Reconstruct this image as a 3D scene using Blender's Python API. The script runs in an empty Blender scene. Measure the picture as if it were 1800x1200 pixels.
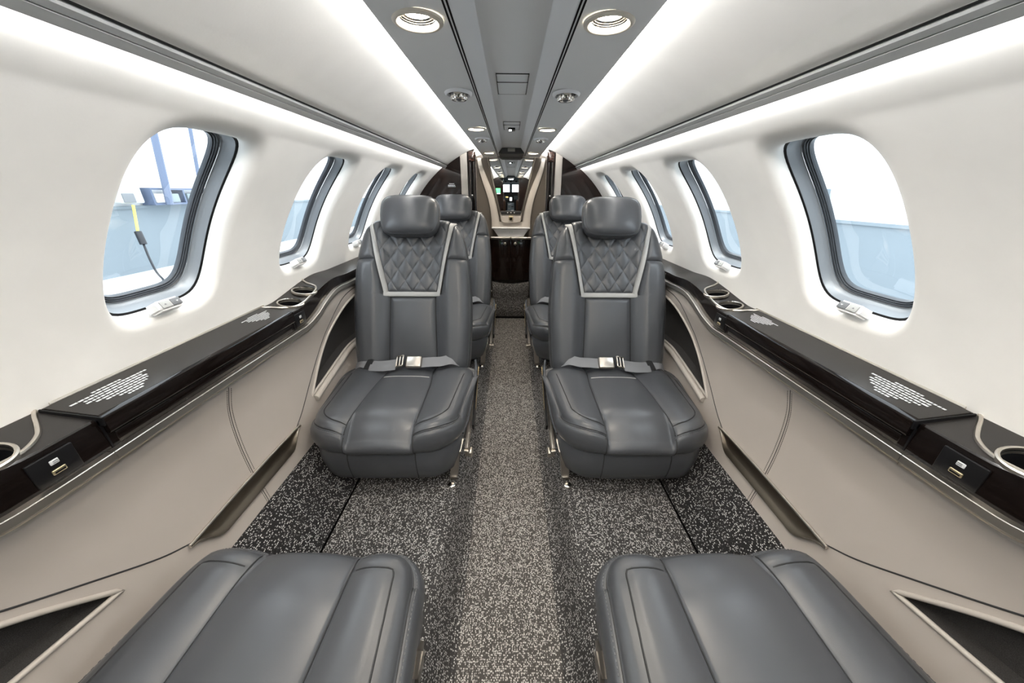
import bpy, bmesh, math, random
from math import sin, cos, pi, sqrt, radians as rad, atan2
from mathutils import Vector, Matrix

C = bpy.context.scene.collection
SC = bpy.context.scene
random.seed(7)
ZO = 1.03            # all coordinates below are measured from eye height; the aisle carpet ends up at z = 0

# ------------------------------------------------------------------ camera, world, exposure
cam = bpy.data.cameras.new('camera'); camo = bpy.data.objects.new('camera', cam); C.objects.link(camo)
cam.sensor_width = 36; cam.lens = 12.0; cam.clip_start = 0.01; cam.clip_end = 200
pt, yw, ro = rad(23.55), rad(.385), rad(.47)
F = Vector((sin(yw)*cos(pt), cos(yw)*cos(pt), -sin(pt))); R = Vector((cos(yw), -sin(yw), 0)); U = R.cross(F)
R, U = cos(ro)*R + sin(ro)*U, -sin(ro)*R + cos(ro)*U
camo.matrix_world = Matrix(((R.x, U.x, -F.x, -.003), (R.y, U.y, -F.y, 0), (R.z, U.z, -F.z, 0), (0, 0, 0, 1)))
SC.camera = camo
w = bpy.data.worlds.new('overcast'); SC.world = w; w.use_nodes = True
w.node_tree.nodes['Background'].inputs[0].default_value = (.93, .97, 1.0, 1)
w.node_tree.nodes['Background'].inputs[1].default_value = 1.8
SC.view_settings.view_transform = 'Standard'; SC.view_settings.look = 'None'
SC.view_settings.gamma = 1; SC.view_settings.use_curve_mapping = False
SC.view_settings.exposure = 1.54
COVE, SEAM, LAMP = 20.0, 12.5, 140.0      # strength of the light strips and of the downlights

# ------------------------------------------------------------------ materials
def mat(name, col, rough=.5, metal=0, spec=.5, emit=None, bump=None, coat=0, var=None, coatr=.03):
    m = bpy.data.materials.new(name); m.use_nodes = True; nt = m.node_tree; b = nt.nodes['Principled BSDF']
    b.inputs['Base Color'].default_value = (*col, 1); b.inputs['Roughness'].default_value = rough
    b.inputs['Metallic'].default_value = metal; b.inputs['Specular IOR Level'].default_value = spec
    b.inputs['Coat Weight'].default_value = coat; b.inputs['Coat Roughness'].default_value = coatr
    if emit: b.inputs['Emission Color'].default_value = (*emit[0], 1); b.inputs['Emission Strength'].default_value = emit[1]
    tc = nt.nodes.new('ShaderNodeTexCoord')
    if bump:
        n = nt.nodes.new('ShaderNodeTexNoise'); n.inputs['Scale'].default_value = bump[0]; n.inputs['Detail'].default_value = 5
        bp = nt.nodes.new('ShaderNodeBump'); bp.inputs['Strength'].default_value = bump[1]; bp.inputs['Distance'].default_value = bump[2]
        nt.links.new(tc.outputs['Object'], n.inputs['Vector']); nt.links.new(n.outputs['Fac'], bp.inputs['Height']); nt.links.new(bp.outputs[0], b.inputs['Normal'])
    if var:
        n = nt.nodes.new('ShaderNodeTexNoise'); n.inputs['Scale'].default_value = var[0]; n.inputs['Detail'].default_value = 4
        r = nt.nodes.new('ShaderNodeValToRGB')
        r.color_ramp.elements[0].position = .3; r.color_ramp.elements[1].position = .7
        r.color_ramp.elements[0].color = (*[c*(1-var[1]) for c in col], 1); r.color_ramp.elements[1].color = (*[min(1, c*(1+var[1])) for c in col], 1)
        if len(var) > 2:
            mp = nt.nodes.new('ShaderNodeMapping'); mp.inputs['Scale'].default_value = var[2]
            nt.links.new(tc.outputs['Object'], mp.inputs['Vector']); nt.links.new(mp.outputs[0], n.inputs['Vector'])
        else: nt.links.new(tc.outputs['Object'], n.inputs['Vector'])
        nt.links.new(n.outputs['Fac'], r.inputs['Fac']); nt.links.new(r.outputs[0], b.inputs['Base Color'])
    return m

def carpet(name, dark, light, amount, scale=330):
    m = bpy.data.materials.new(name); m.use_nodes = True; nt = m.node_tree; b = nt.nodes['Principled BSDF']
    b.inputs['Roughness'].default_value = .9; b.inputs['Specular IOR Level'].default_value = .15
    N, L = nt.nodes.new, nt.links.new
    tc = N('ShaderNodeTexCoord')
    mp = N('ShaderNodeMapping'); mp.inputs['Scale'].default_value = (1, .72, 1); L(tc.outputs['Object'], mp.inputs[0])
    v = N('ShaderNodeTexVoronoi'); v.inputs['Scale'].default_value = scale; v.inputs['Randomness'].default_value = .55; L(mp.outputs[0], v.inputs['Vector'])
    sep = N('ShaderNodeSeparateColor'); L(v.outputs['Color'], sep.inputs[0])
    ns = N('ShaderNodeTexNoise'); ns.inputs['Scale'].default_value = 45; ns.inputs['Detail'].default_value = 3; L(tc.outputs['Object'], ns.inputs['Vector'])
    ad = N('ShaderNodeMath'); ad.operation = 'MULTIPLY_ADD'; ad.inputs[1].default_value = .55; L(ns.outputs['Fac'], ad.inputs[0]); L(sep.outputs[0], ad.inputs[2])
    th = N('ShaderNodeMapRange'); th.inputs['From Min'].default_value = 1.27-amount; th.inputs['From Max'].default_value = 1.27-amount+.18; L(ad.outputs[0], th.inputs[0])
    ds = N('ShaderNodeMapRange'); ds.inputs['From Min'].default_value = .55; ds.inputs['From Max'].default_value = .25; L(v.outputs['Distance'], ds.inputs[0])
    mu = N('ShaderNodeMath'); mu.operation = 'MULTIPLY'; L(th.outputs[0], mu.inputs[0]); L(ds.outputs[0], mu.inputs[1])
    mx = N('ShaderNodeMix'); mx.data_type = 'RGBA'; L(mu.outputs[0], mx.inputs[0])
    mx.inputs[6].default_value = (*dark, 1); mx.inputs[7].default_value = (*light, 1)
    L(mx.outputs[2], b.inputs['Base Color'])
    bp = N('ShaderNodeBump'); bp.inputs['Strength'].default_value = .7; bp.inputs['Distance'].default_value = .002; bp.invert = True
    L(v.outputs['Distance'], bp.inputs['Height']); L(bp.outputs[0], b.inputs['Normal'])
    return m

def thin_glass(name, tint, gloss=1.0):
    m = bpy.data.materials.new(name); m.use_nodes = True; nt = m.node_tree; nt.nodes.remove(nt.nodes['Principled BSDF'])
    o = nt.nodes['Material Output']
    t = nt.nodes.new('ShaderNodeBsdfTransparent'); t.inputs[0].default_value = (*tint, 1)
    g = nt.nodes.new('ShaderNodeBsdfGlossy'); g.inputs['Roughness'].default_value = .01
    lw = nt.nodes.new('ShaderNodeLayerWeight'); pw = nt.nodes.new('ShaderNodeMath'); pw.operation = 'POWER'; pw.inputs[1].default_value = 5
    f = nt.nodes.new('ShaderNodeMath'); f.operation = 'MULTIPLY_ADD'; f.inputs[1].default_value = .90*gloss; f.inputs[2].default_value = .07*gloss
    nt.links.new(lw.outputs['Facing'], pw.inputs[0]); nt.links.new(pw.outputs[0], f.inputs[0])
    mx = nt.nodes.new('ShaderNodeMixShader')
    nt.links.new(f.outputs[0], mx.inputs[0]); nt.links.new(t.outputs[0], mx.inputs[1]); nt.links.new(g.outputs[0], mx.inputs[2]); nt.links.new(mx.outputs[0], o.inputs[0])
    return m

def emis(name, col, s):
    m = bpy.data.materials.new(name); m.use_nodes = True; nt = m.node_tree; nt.nodes.remove(nt.nodes['Principled BSDF'])
    e = nt.nodes.new('ShaderNodeEmission'); e.inputs[0].default_value = (*col, 1); e.inputs[1].default_value = s
    nt.links.new(e.outputs[0], nt.nodes['Material Output'].inputs[0]); return m

M = dict(
    leather=mat('grey_leather', (.068, .0725, .081), .33, spec=.6, bump=(900, .12, .0006), var=(6, .06)),
    leather_dark=mat('dark_leather_seam', (.020, .021, .023), .6),
    leather_seam=mat('grey_thread', (.125, .127, .13), .6),
    accent=mat('light_grey_leather', (.42, .42, .41), .5, bump=(800, .1, .0005)),
    webbing=mat('grey_webbing', (.20, .205, .22), .55, spec=.4, bump=(1500, .3, .0005)),
    black_web=mat('black_keeper', (.012, .012, .013), .5),
    wall=mat('suede_headliner', (.86, .85, .82), .85, spec=.2, bump=(260, .08, .001), var=(9, .025)),
    ceiling=mat('grey_ceiling_panel', (.84, .865, .885), .7, spec=.3, bump=(600, .06, .0006)),
    ceil_light=mat('pale_ceiling_trim', (.88, .91, .95), .6, spec=.3),
    groove=mat('dark_joint', (.03, .03, .032), .7),
    endgrey=mat('dark_grey_end_cap', (.10, .097, .095), .6),
    trimgrey=mat('grey_seam_trim', (.28, .29, .29), .45),
    beige=mat('beige_leather', (.51, .465, .425), .5, spec=.35, bump=(700, .1, .0006), var=(4, .03)),
    beige2=mat('beige_frame', (.53, .49, .445), .42, spec=.4, bump=(700, .06, .0004)),
    beige_thread=mat('beige_thread', (.16, .145, .13), .7),
    taupe=mat('taupe_fabric', (.12, .105, .09), .8, spec=.2, bump=(900, .3, .0008)),
    fabric=mat('charcoal_fabric', (.045, .043, .042), .9, spec=.2, bump=(1200, .5, .001), var=(1100, .5)),
    black=mat('black_plastic', (.007, .007, .008), .4, spec=.2),
    gloss=mat('dark_gloss_veneer', (.006, .004, .0035), .12, spec=.25, coat=.22, var=(14, .4, (30, 2, 30))),
    satin=mat('dark_satin_top', (.020, .018, .017), .34, spec=.4, bump=(1500, .05, .0003)),
    wood=mat('dark_wood_veneer', (.011, .0055, .004), .2, spec=.2, coat=.45, var=(10, .45, (2, 2, 22)), coatr=.04),
    wood_edge=mat('red_brown_wood_edge', (.045, .018, .012), .2, coat=1.0, var=(9, .5, (3, 3, 18))),
    metal=mat('champagne_metal', (.66, .62, .56), .30, metal=1),
    bronze=mat('bronze_metal', (.27, .23, .18), .40, metal=1, bump=(300, .05, .0004)),
    chrome=mat('polished_nickel', (.70, .68, .65), .12, metal=1),
    nickel=mat('satin_nickel', (.50, .46, .41), .28, metal=1),
    brass=mat('brass_track', (.75, .58, .30), .25, metal=1),
    whitepl=mat('white_plastic', (.80, .80, .80), .35),
    greybtn=mat('grey_button', (.42, .43, .42), .45),
    dkbtn=mat('dark_grey_button', (.16, .17, .18), .45),
    frame=mat('silver_window_frame', (.30, .33, .36), .34, metal=.35, spec=.5),
    gasket=mat('dark_window_gasket', (.045, .052, .062), .4),
    glass=thin_glass('window_pane_glass', (.90, .95, .98)),
    mirror=mat('mirror_glass', (.90, .90, .90), .0, metal=1),
    print=mat('white_print', (.62, .64, .66), .6),
    gold=mat('gold_port', (.75, .64, .42), .3, metal=1),
    strip=emis('cove_light_strip', (1.0, .985, .965), COVE),
    strip2=emis('seam_light_strip', (1.0, .985, .965), SEAM),
    lamp=emis('warm_lamp_lens', (1.0, .90, .76), LAMP),
    led=emis('white_led', (.95, .98, 1.0), 14),
    bezel=mat('cream_bezel', (.72, .68, .60), .35),
    carpet=carpet('speckled_carpet', (.050, .048, .047), (.70, .68, .66), .50),
    carpet_aisle=carpet('aisle_carpet', (.080, .074, .069), (.70, .67, .63), .60),
    carpet_dark=carpet('dark_speckled_carpet', (.024, .023, .024), (.70, .69, .68), .42),
    hangar_grey=mat('hangar_lower_paint', (.175, .21, .235), .7),
    hangar_white=mat('hangar_upper_paint', (.86, .88, .90), .7),
    hangar_floor=mat('hangar_floor_paint', (.70, .72, .73), .5),
    wingw=mat('white_wing_paint', (.82, .83, .84), .3, coat=.5),
    steel=mat('blue_grey_steel', (.10, .13, .20), .5),
    yellow=mat('yellow_cord', (.75, .68, .12), .5),
    blackrub=mat('black_rubber', (.015, .016, .02), .5),
    brown=mat('brown_pilot_leather', (.10, .055, .035), .4),
    bluegrey=mat('cockpit_grey_panel', (.22, .27, .29), .6),
    cockpit=mat('cockpit_black', (.02, .021, .022), .5),
    green=emis('green_display', (.12, .75, .22), 1.3), whitescr=emis('white_display', (.9, .95, .95), 1.2), amber=emis('amber_display', (1, .62, .2), 1.0), cyan=emis('cyan_display', (.3, .75, .9), .9),
)

# ------------------------------------------------------------------ mesh helpers
class G:
    """Collects vertices and faces of ONE mesh."""
    def __init__(s): s.v, s.f = [], []
    def add(s, v, f):
        n = len(s.v); s.v += [tuple(p) for p in v]; s.f += [tuple(i+n for i in q) for q in f]; return s
    def grid(s, P, ni, nj, ci=False, cj=False, keep=None):
        v = [P(i, j) for i in range(ni) for j in range(nj)]; f = []
        for i in range(ni if ci else ni-1):
            for j in range(nj if cj else nj-1):
                q = (i*nj+j, i*nj+(j+1) % nj, ((i+1) % ni)*nj+(j+1) % nj, ((i+1) % ni)*nj+j)
                if keep is None or keep([sum(v[k][a] for k in q)/4 for a in range(3)]): f.append(q)
        return s.add(v, f)
    def box(s, c, d, rot=None):
        v = []
        for sx in (-.5, .5):
            for sy in (-.5, .5):
                for sz in (-.5, .5):
                    p = Vector((sx*d[0], sy*d[1], sz*d[2]))
                    if rot: p = rot @ p
                    v.append((p.x+c[0], p.y+c[1], p.z+c[2]))
        return s.add(v, [(0, 1, 3, 2), (4, 6, 7, 5), (0, 4, 5, 1), (2, 3, 7, 6), (0, 2, 6, 4), (1, 5, 7, 3)])
    def rbox(s, c, d, b=.004, seg=3, rot=None):
        bm = bmesh.new(); bmesh.ops.create_cube(bm, size=1); bmesh.ops.scale(bm, vec=d, verts=bm.verts)
        bmesh.ops.bevel(bm, geom=bm.edges[:], offset=min(b, min(d)*.49), segments=seg, affect='EDGES', profile=.5)
        if rot: bmesh.ops.rotate(bm, cent=(0, 0, 0), matrix=rot, verts=bm.verts)
        bmesh.ops.translate(bm, vec=c, verts=bm.verts); bm.verts.index_update()
        s.add([v.co[:] for v in bm.verts], [[v.index for v in f.verts] for f in bm.faces]); bm.free(); return s
    def tube(s, path, r, n=8, closed=False, flat=1.0, caps=True):
        P = [Vector(p) for p in path]; m = len(P); up = Vector((0, 0, 1)); rings = []; lastx = None
        for i in range(m):
            a = P[(i-1) % m] if (closed or i) else P[0]; b = P[(i+1) % m] if (closed or i < m-1) else P[-1]
            t = (b-a).normalized()
            x = lastx - t*lastx.dot(t) if lastx else t.cross(up if abs(t.z) < .9 else Vector((1, 0, 0)))
            x.normalize(); y = t.cross(x); lastx = x
            rr = r(i/(m-1)) if callable(r) else r
            rings.append([P[i]+x*cos(2*pi*k/n)*rr+y*sin(2*pi*k/n)*rr*flat for k in range(n)])
        base = len(s.v); s.grid(lambda i, j: rings[i][j], m, n, ci=closed, cj=True)
        if caps and not closed: s.f += [tuple(base+k for k in range(n))[::-1], tuple(base+(m-1)*n+k for k in range(n))]
        return s
    def lathe(s, prof, c=(0, 0, 0), n=32, axis='z', sx=1, sy=1):
        def P(i, j):
            a = 2*pi*j/n; r, h = prof[i]; q = (r*cos(a)*sx, r*sin(a)*sy, h)
            if axis == 'y': q = (q[0], q[2], q[1])
            if axis == 'x': q = (q[2], q[0], q[1])
            return (q[0]+c[0], q[1]+c[1], q[2]+c[2])
        return s.grid(P, len(prof), n, cj=True)
    def prism(s, poly, y0, y1, axis='y'):
        n = len(poly)
        def mk(a, b, t): return {'y': (a, t, b), 'x': (t, a, b), 'z': (a, b, t)}[axis]
        v = [mk(a, b, y0) for a, b in poly]+[mk(a, b, y1) for a, b in poly]
        f = [tuple(range(n)), tuple(range(2*n-1, n-1, -1))]+[(i, i+n, (i+1) % n+n, (i+1) % n) for i in range(n)]
        return s.add(v, f)

ORIG = {}
def obj(name, g, m, parent=None, smooth=True, angle=40, merge=False):
    me = bpy.data.meshes.new(name); off = Vector((0, 0, 0)); p = parent
    while p is not None: off += ORIG.get(p.name, Vector()); p = p.parent
    me.from_pydata([tuple(Vector(v)-off) for v in g.v], [], g.f)
    bm = bmesh.new(); bm.from_mesh(me)
    if merge: bmesh.ops.remove_doubles(bm, verts=bm.verts, dist=1e-5)
    bmesh.ops.recalc_face_normals(bm, faces=bm.faces)
    for f in bm.faces: f.smooth = smooth
    if smooth:
        for e in bm.edges:
            if len(e.link_faces) == 2 and e.calc_face_angle(0) > rad(angle): e.smooth = False
    bm.to_mesh(me); bm.free(); me.materials.append(M[m] if isinstance(m, str) else m)
    o = bpy.data.objects.new(name, me); C.objects.link(o)
    if parent: o.parent = parent
    return o
def tag(o, label, cat, group=None, kind=None):
    o['label'] = label; o['category'] = cat
    if group: o['group'] = group
    if kind: o['kind'] = kind
    return o
def thing(name, label, cat, loc=(0, 0, 0), group=None, kind=None):
    o = bpy.data.objects.new(name, None); C.objects.link(o); o.location = loc; o.empty_display_size = .05
    ORIG[o.name] = Vector(loc); return tag(o, label, cat, group, kind)
def struct(name, g=None, m=None, parent=None, label=None, **k):
    if g is None:
        o = bpy.data.objects.new(name, None); C.objects.link(o); ORIG[o.name] = Vector()
    else: o = obj(name, g, m, parent, **k)
    o['kind'] = 'structure'
    if label: o['label'] = label
    return o
def copy_tree(o, parent=None):
    c = o.copy(); C.objects.link(c)
    if parent: c.parent = parent
    for ch in list(o.children): copy_tree(ch, c)
    return c
def sm(a, b, x):
    t = max(0, min(1, (x-a)/(b-a))); return t*t*(3-2*t)
def interp(tab, x):
    if x <= tab[0][0]: return tab[0][1]
    for (a, p), (b, q) in zip(tab, tab[1:]):
        if x <= b: return p+(q-p)*(x-a)/(b-a)
    return tab[-1][1]
def interps(tab, x):           # Catmull-Rom version of interp
    n = len(tab)
    if x <= tab[0][0]: return tab[0][1]
    if x >= tab[-1][0]: return tab[-1][1]
    for i in range(n-1):
        if x <= tab[i+1][0]:
            (a, p), (b, q) = tab[i], tab[i+1]; h = b-a; t = (x-a)/h
            m0 = (q-tab[i-1][1])/(b-tab[i-1][0])*h if i else (q-p)
            m1 = (tab[i+2][1]-p)/(tab[i+2][0]-a)*h if i < n-2 else (q-p)
            return (2*t**3-3*t*t+1)*p+(t**3-2*t*t+t)*m0+(-2*t**3+3*t*t)*q+(t**3-t*t)*m1
def spline(pts, n):
    t = list(range(len(pts)))
    return [tuple(interps([(k, p[a]) for k, p in zip(t, pts)], i/(n-1)*(len(pts)-1)) for a in range(len(pts[0]))) for i in range(n)]
def inpoly(y, z, poly):
    r = False
    for (a, b), (c, d) in zip(poly, poly[1:]+poly[:1]):
        if (b > z) != (d > z) and y < (c-a)*(z-b)/(d-b)+a: r = not r
    return r
def lin(a, b, n): return [a+(b-a)*i/(n-1) for i in range(n)]

# ------------------------------------------------------------------ fuselage shell
RR, ZC = .765, -.465
def shell(a, y, s, out=0):       # a = angle from the crown in degrees, s = side
    r = RR+out; return (s*r*sin(rad(a)), y, ZC+r*cos(rad(a)))
A_COVE, A_SEAM, A_CELL, A_LOW = 15.0, 33.8, 81.0, 141.0
YF, YB = -1.03, 2.53              # forward partition and aft partition
PITCH = .493; WY0 = .702
WIN = [WY0+PITCH*k for k in range(-2, 4)]
WA, WHS, WHY, WN = 58.6, .189, .120, 4.9   # window centre angle, half height, half width, corner power
LIP = .026
def outline(c, s_, shrink=0):
    hy, hs = WHY-shrink, WHS-shrink
    r = (abs(c/hy)**WN+abs(s_/hs)**WN)**(-1/WN); return r*c+.010-.010*r*s_/WHS, r*s_
def wall(s, name):
    g = G()
    def pt_(y, arc, out=0):      # arc = metres below the window centre line
        return shell(WA+math.degrees(arc/RR), y, s, out)
    top, bot = rad(A_SEAM-WA)*RR, rad(A_CELL-WA)*RR
    ny, ns = 28, 40
    for yc in WIN:
        y0, y1 = -PITCH/2, PITCH/2
        B = [(y0+(y1-y0)*i/ny, top) for i in range(ny)]+[(y1, top+(bot-top)*i/ns) for i in range(ns)]
        B += [(y1-(y1-y0)*i/ny, bot) for i in range(ny)]+[(y0, bot-(bot-top)*i/ns) for i in range(ns)]
        n = len(B); rings = []
        def ray(j, k):
            by, bs = B[j]; l = sqrt(by*by+bs*bs); oy, os = outline(by/l, bs/l); L = sqrt((by-oy)**2+(bs-os)**2)
            up = max(0, -bs/l); r = .026+.030*up**2; r = min(r, L*.8)
            ds = [None]*6+[r, .86*r, .72*r, .58*r, .44*r, .32*r, .21*r, .12*r, .05*r, .012*r, 0]
            d = ds[k] if ds[k] is not None else r+(L-r)*(1-k/6)
            f = d/L; y, a = oy+(by-oy)*f, os+(bs-os)*f
            dep = 0 if d >= r else LIP*(1-sqrt(max(0, 1-((r-d)/r)**2)))
            return pt_(yc+y, a, dep)
        g.grid(lambda k, j: ray(j, k), 17, n, cj=True)
        # return of the lip
        def ret(k, j):
            by, bs = B[j]; l = sqrt(by*by+bs*bs); oy, os = outline(by/l, bs/l); return pt_(yc+oy, os, LIP+.012*k)
        g.grid(ret, 2, n, cj=True)
    ycols = [WIN[0]-PITCH/2+PITCH*(i/ny) for i in range(ny*len(WIN)+1)]
    g.grid(lambda i, j: shell(A_CELL+(A_LOW-A_CELL)*j/16, ycols[i], s), len(ycols), 17)          # below the windows
    for a0, a1 in ((YF, ycols[0]), (ycols[-1], YB+.42)):                                            # ends
        g.grid(lambda i, j: shell(A_SEAM+(A_LOW-A_SEAM)*j/40, a0+(a1-a0)*i/8, s), 9, 41)
    return struct(name, g, 'wall', label='off white suede side wall with a row of cabin windows', merge=True, angle=80)
wall(-1, 'wall_left'); wall(1, 'wall_right')
for s, nm in ((-1, 'wall_upper_left'), (1, 'wall_upper_right')):
    g = G()      # headliner between the cove and the seam, its lower edge standing proud of the wall
    pr = [(3, .02), (A_COVE-2, .006), (A_COVE, 0)]+[(A_COVE+(A_SEAM-A_COVE)*k/14, -.0005*k) for k in range(1, 15)]+[(A_SEAM+.15, -.006), (A_SEAM+.2, .001)]
    g.grid(lambda i, j: shell(pr[j][0], YF+(YB+.42-YF)*i/40, s, pr[j][1]), 41, len(pr))
    struct(nm, g, 'wall', label='off white upper headliner panel between ceiling cove and seam')
g = G(); g.grid(lambda i, j: shell(-4+8*j/4, (-2.6, 3.1)[i], 1, .022), 2, 5); struct('ceiling_shell', g, 'wall')

# seam trim with its light strip, one per side
for s, nm, sd in ((-1, 'trim_1', 'left'), (1, 'trim_2', 'right')):
    t = struct(nm, label='grey seam trim with a light strip along the %s wall' % sd)
    def bar(a0, a1, o0, o1, m, n):
        g = G(); q = [(a0, .002), (a0, o0), (a1, o1), (a1, .002)]
        g.grid(lambda i, j: shell(q[j][0], YF+(YB-YF)*i/40, s, q[j][1]), 41, 4); obj(n, g, m, t, angle=30)
    bar(A_SEAM+.15, A_SEAM+.55, -.004, -.004, 'groove', 'joint')
    bar(A_SEAM+.5, A_SEAM+1.05, -.012, -.013, 'trimgrey', 'upper_strip')
    bar(A_SEAM+1.0, A_SEAM+1.2, -.009, -.009, 'groove', 'joint')
    bar(A_SEAM+1.15, A_SEAM+2.0, -.014, -.016, 'trimgrey', 'lower_strip')
    g = G(); g.grid(lambda i, j: shell(A_SEAM+2.05+.05*j, YF+(YB-YF)*i/40, s, (-.012, -.003)[j]), 41, 2); obj('light_strip', g, 'strip2', t)

# ------------------------------------------------------------------ ceiling
CE0, CE1 = -1.06, 2.95
LAMPS = [(.700, 0), (1.70, 0), (2.66, 0), (-.30, 0), (.12, 0), (-.78, 0)]  # last two pairs are added to brighten the nearest cushions
CEIL = struct('ceiling', label='grey cabin ceiling with a recessed centre channel')
XL = .152
for s in (-1, 1):
    g = G(); xs = lin(.107, .213, 22); ys = lin(CE0, CE1, 640)
    keep = lambda c: all((abs(c[0])-XL)**2+(c[1]-y)**2 > .0345**2 for y, _ in LAMPS)
    g.grid(lambda i, j: (s*xs[j], ys[i], .252-.05*(xs[j]-.107)), 640, 22, keep=keep)
    g.grid(lambda i, j: (s*(.213, .2155, .2145, .205)[j], (CE0, CE1)[i], (.2467, .249, .2525, .2545)[j]), 2, 4)
    obj('side_panel', g, 'ceiling', CEIL)
    for x0, x1 in ((.0955, .0985), (.1015, .1045)):
        g = G(); g.grid(lambda i, j: (s*(x0+(x1-x0)*j), (CE0, CE1)[i], .2565), 2, 2)
        for x in (x0, x1): g.grid(lambda i, j: (s*x, (CE0, CE1)[i], (.252, .2565)[j]), 2, 2)
        obj('joint', g, 'groove', CEIL)
    g = G(); q = [(.0985, .2525), (.1015, .2525)]; g.grid(lambda i, j: (s*q[j][0], (CE0, CE1)[i], q[j][1]), 2, 2)
    q = [(.1045, .252), (.107, .252)]; g.grid(lambda i, j: (s*q[j][0], (CE0, CE1)[i], q[j][1]), 2, 2)
    obj('joint_rib', g, 'ceiling', CEIL)
    g = G(); q = [(.0955, .2525), (.092, .253), (.067, .285), (.064, .2862)]; g.grid(lambda i, j: (s*q[j][0], (CE0, CE1)[i], q[j][1]), 2, 4)
    obj('slanted_cheek', g, 'ceil_light', CEIL, angle=60)
g = G(); g.grid(lambda i, j: (-.064+.128*j, (CE0, CE1)[i], .2862), 2, 2); obj('centre_panel', g, 'ceiling', CEIL)
g = G(); g.prism([(-.092, .253), (.092, .253), (.066, .287), (-.066, .287)], 2.72, 2.76); g.prism([(-.09, .253), (.09, .253), (.072, .246), (-.072, .246)], 2.70, 2.95)
obj('end_cap', g, 'endgrey', CEIL)
g = G()
for k in range(5): g.box((0, 2.712+.001*k, .281-.004*k), (.05, .012, .002))
obj('end_grille', g, 'metal', CEIL)
# cove light strips (hidden behind the edge of the ceiling panels)
for s, sd in ((-1, 'left'), (1, 'right')):
    g = G(); g.grid(lambda i, j: (s*(.204, .2085)[j], (CE0, 2.94)[i], (.2555, .2665)[j]), 2, 2)
    tag(obj('cove_light', g, 'strip'), 'long white cove light strip along the %s edge of the ceiling' % sd, 'light strip', 'ceiling cove lights')
# flush hatches in the ceiling channel
for yc, L, lab in ((1.20, .20, 'larger flush ceiling hatch in the channel, nearer to the camera'), (1.86, .20, 'narrow flush ceiling hatch around the small square lamp')):
    t = thing('ceiling_hatch', lab, 'hatch', (0, yc, .286))
    g = G(); g.rbox((0, yc, .2860), (.084 if yc < 1.5 else .07, L, .003), .001); obj('hatch_panel', g, 'ceiling', t)
    hw = .0435 if yc < 1.5 else .037
    g = G()
    for sx in (-1, 1): g.box((sx*hw, yc, .2856), (.0016, L+.004, .0022))
    for sy in (-1, 0, 1): g.box((0, yc+sy*L/2-(.03 if sy == 0 else 0), .2854 if sy else .2841), (hw*2, .0018, .0022))
    obj('joint', g, 'groove', t)
t = thing('emergency_lamp', 'small square white lamp in the middle of the ceiling channel', 'lamp', (0, 1.93, .282))
g = G(); g.rbox((0, 1.93, .281), (.034, .06, .008), .003); obj('housing', g, 'black', t)
g = G(); g.rbox((-.007, 1.925, .2775), (.012, .03, .004), .0015); obj('lens', g, 'led', t)

def ring(g, prof, c, n=40): return g.lathe(prof, c, n)
names = {0: 'first', 1: 'second', 2: 'third'}
def downlight(x, y, lab):
    c = (x, y, .2505-.05*(abs(x)-.107))
    t = thing('downlight', lab, 'ceiling light', c, 'round ceiling downlights')
    obj('bezel', ring(G(), [(.0405, .0015), (.0400, -.0015), (.0375, -.0035), (.0335, -.0035), (.0305, -.0010), (.0290, .004)], c), 'bezel', t)
    obj('reflector', ring(G(), [(.0290, .004), (.0270, .0055), (.0272, .0062), (.0245, .0075), (.0247, .0082), (.0205, .0098)], c), 'chrome', t)
    obj('lamp_lens', ring(G(), [(.0206, .0098), (.012, .0082), (.0005, .0076)], c), 'lamp', t)
def gasper(x, y, lab):
    c = (x, y, .2490)
    t = thing('air_vent', lab, 'air vent', c, 'swivel air vents')
    g = G(); g.lathe([(.0015, -.0005), (.029, -.0005)], c, 28, sx=1, sy=1.25); obj('backing', g, 'black', t)
    g = G(); g.lathe([(.0385, .001), (.037, -.0035), (.033, -.0062), (.0300, -.0055), (.0275, -.0005)], c, 32, sx=1, sy=1.25); obj('housing', g, 'ceil_light', t)
    cy = y+.009
    g = G(); g.lathe([(.0235, -.001), (.0230, -.010), (.0205, -.0145), (.0165, -.0140), (.0150, -.007), (.015, -.001)], (x, cy, c[2]), 28); obj('swivel_ring', g, 'chrome', t)
    g = G()
    for k in range(14):
        a = 2*pi*k/14; g.rbox((x+.0225*cos(a), cy+.0225*sin(a), c[2]-.0075), (.0032, .0032, .010), .001, 1)
    o = obj('grip_rib', g, 'chrome', t); o['kind'] = 'stuff'
    g = G(); g.lathe([(.0085, -.001), (.0082, -.013), (.004, -.0165), (.0003, -.017)], (x, cy, c[2]), 16); obj('centre_knob', g, 'dkbtn', t)
    g = G(); g.lathe([(.0065, -.002), (.006, -.0055), (.0003, -.0065)], (x, y-.025, c[2]), 16, sx=1.6, sy=.6); obj('reading_lens', g, 'bezel', t)
for k, (y, _) in enumerate(LAMPS):
    for s, sd in ((-1, 'left'), (1, 'right')):
        downlight(s*XL, y, ('%s round ceiling downlight from the camera, beside the %s cove light' % (names[k], sd)) if k < 3 else 'round ceiling downlight %s, beside the %s cove light' % (('behind the camera', 'added straight above the camera', 'added by the forward partition, seen in the mirror')[k-3], sd))
for k, y in enumerate((1.13, 1.99)):
    for s, sd in ((-1, 'left'), (1, 'right')):
        gasper(s*.148, y, '%s swivel air vent in the %s ceiling panel' % (('nearer', 'farther')[k], sd))

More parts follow.
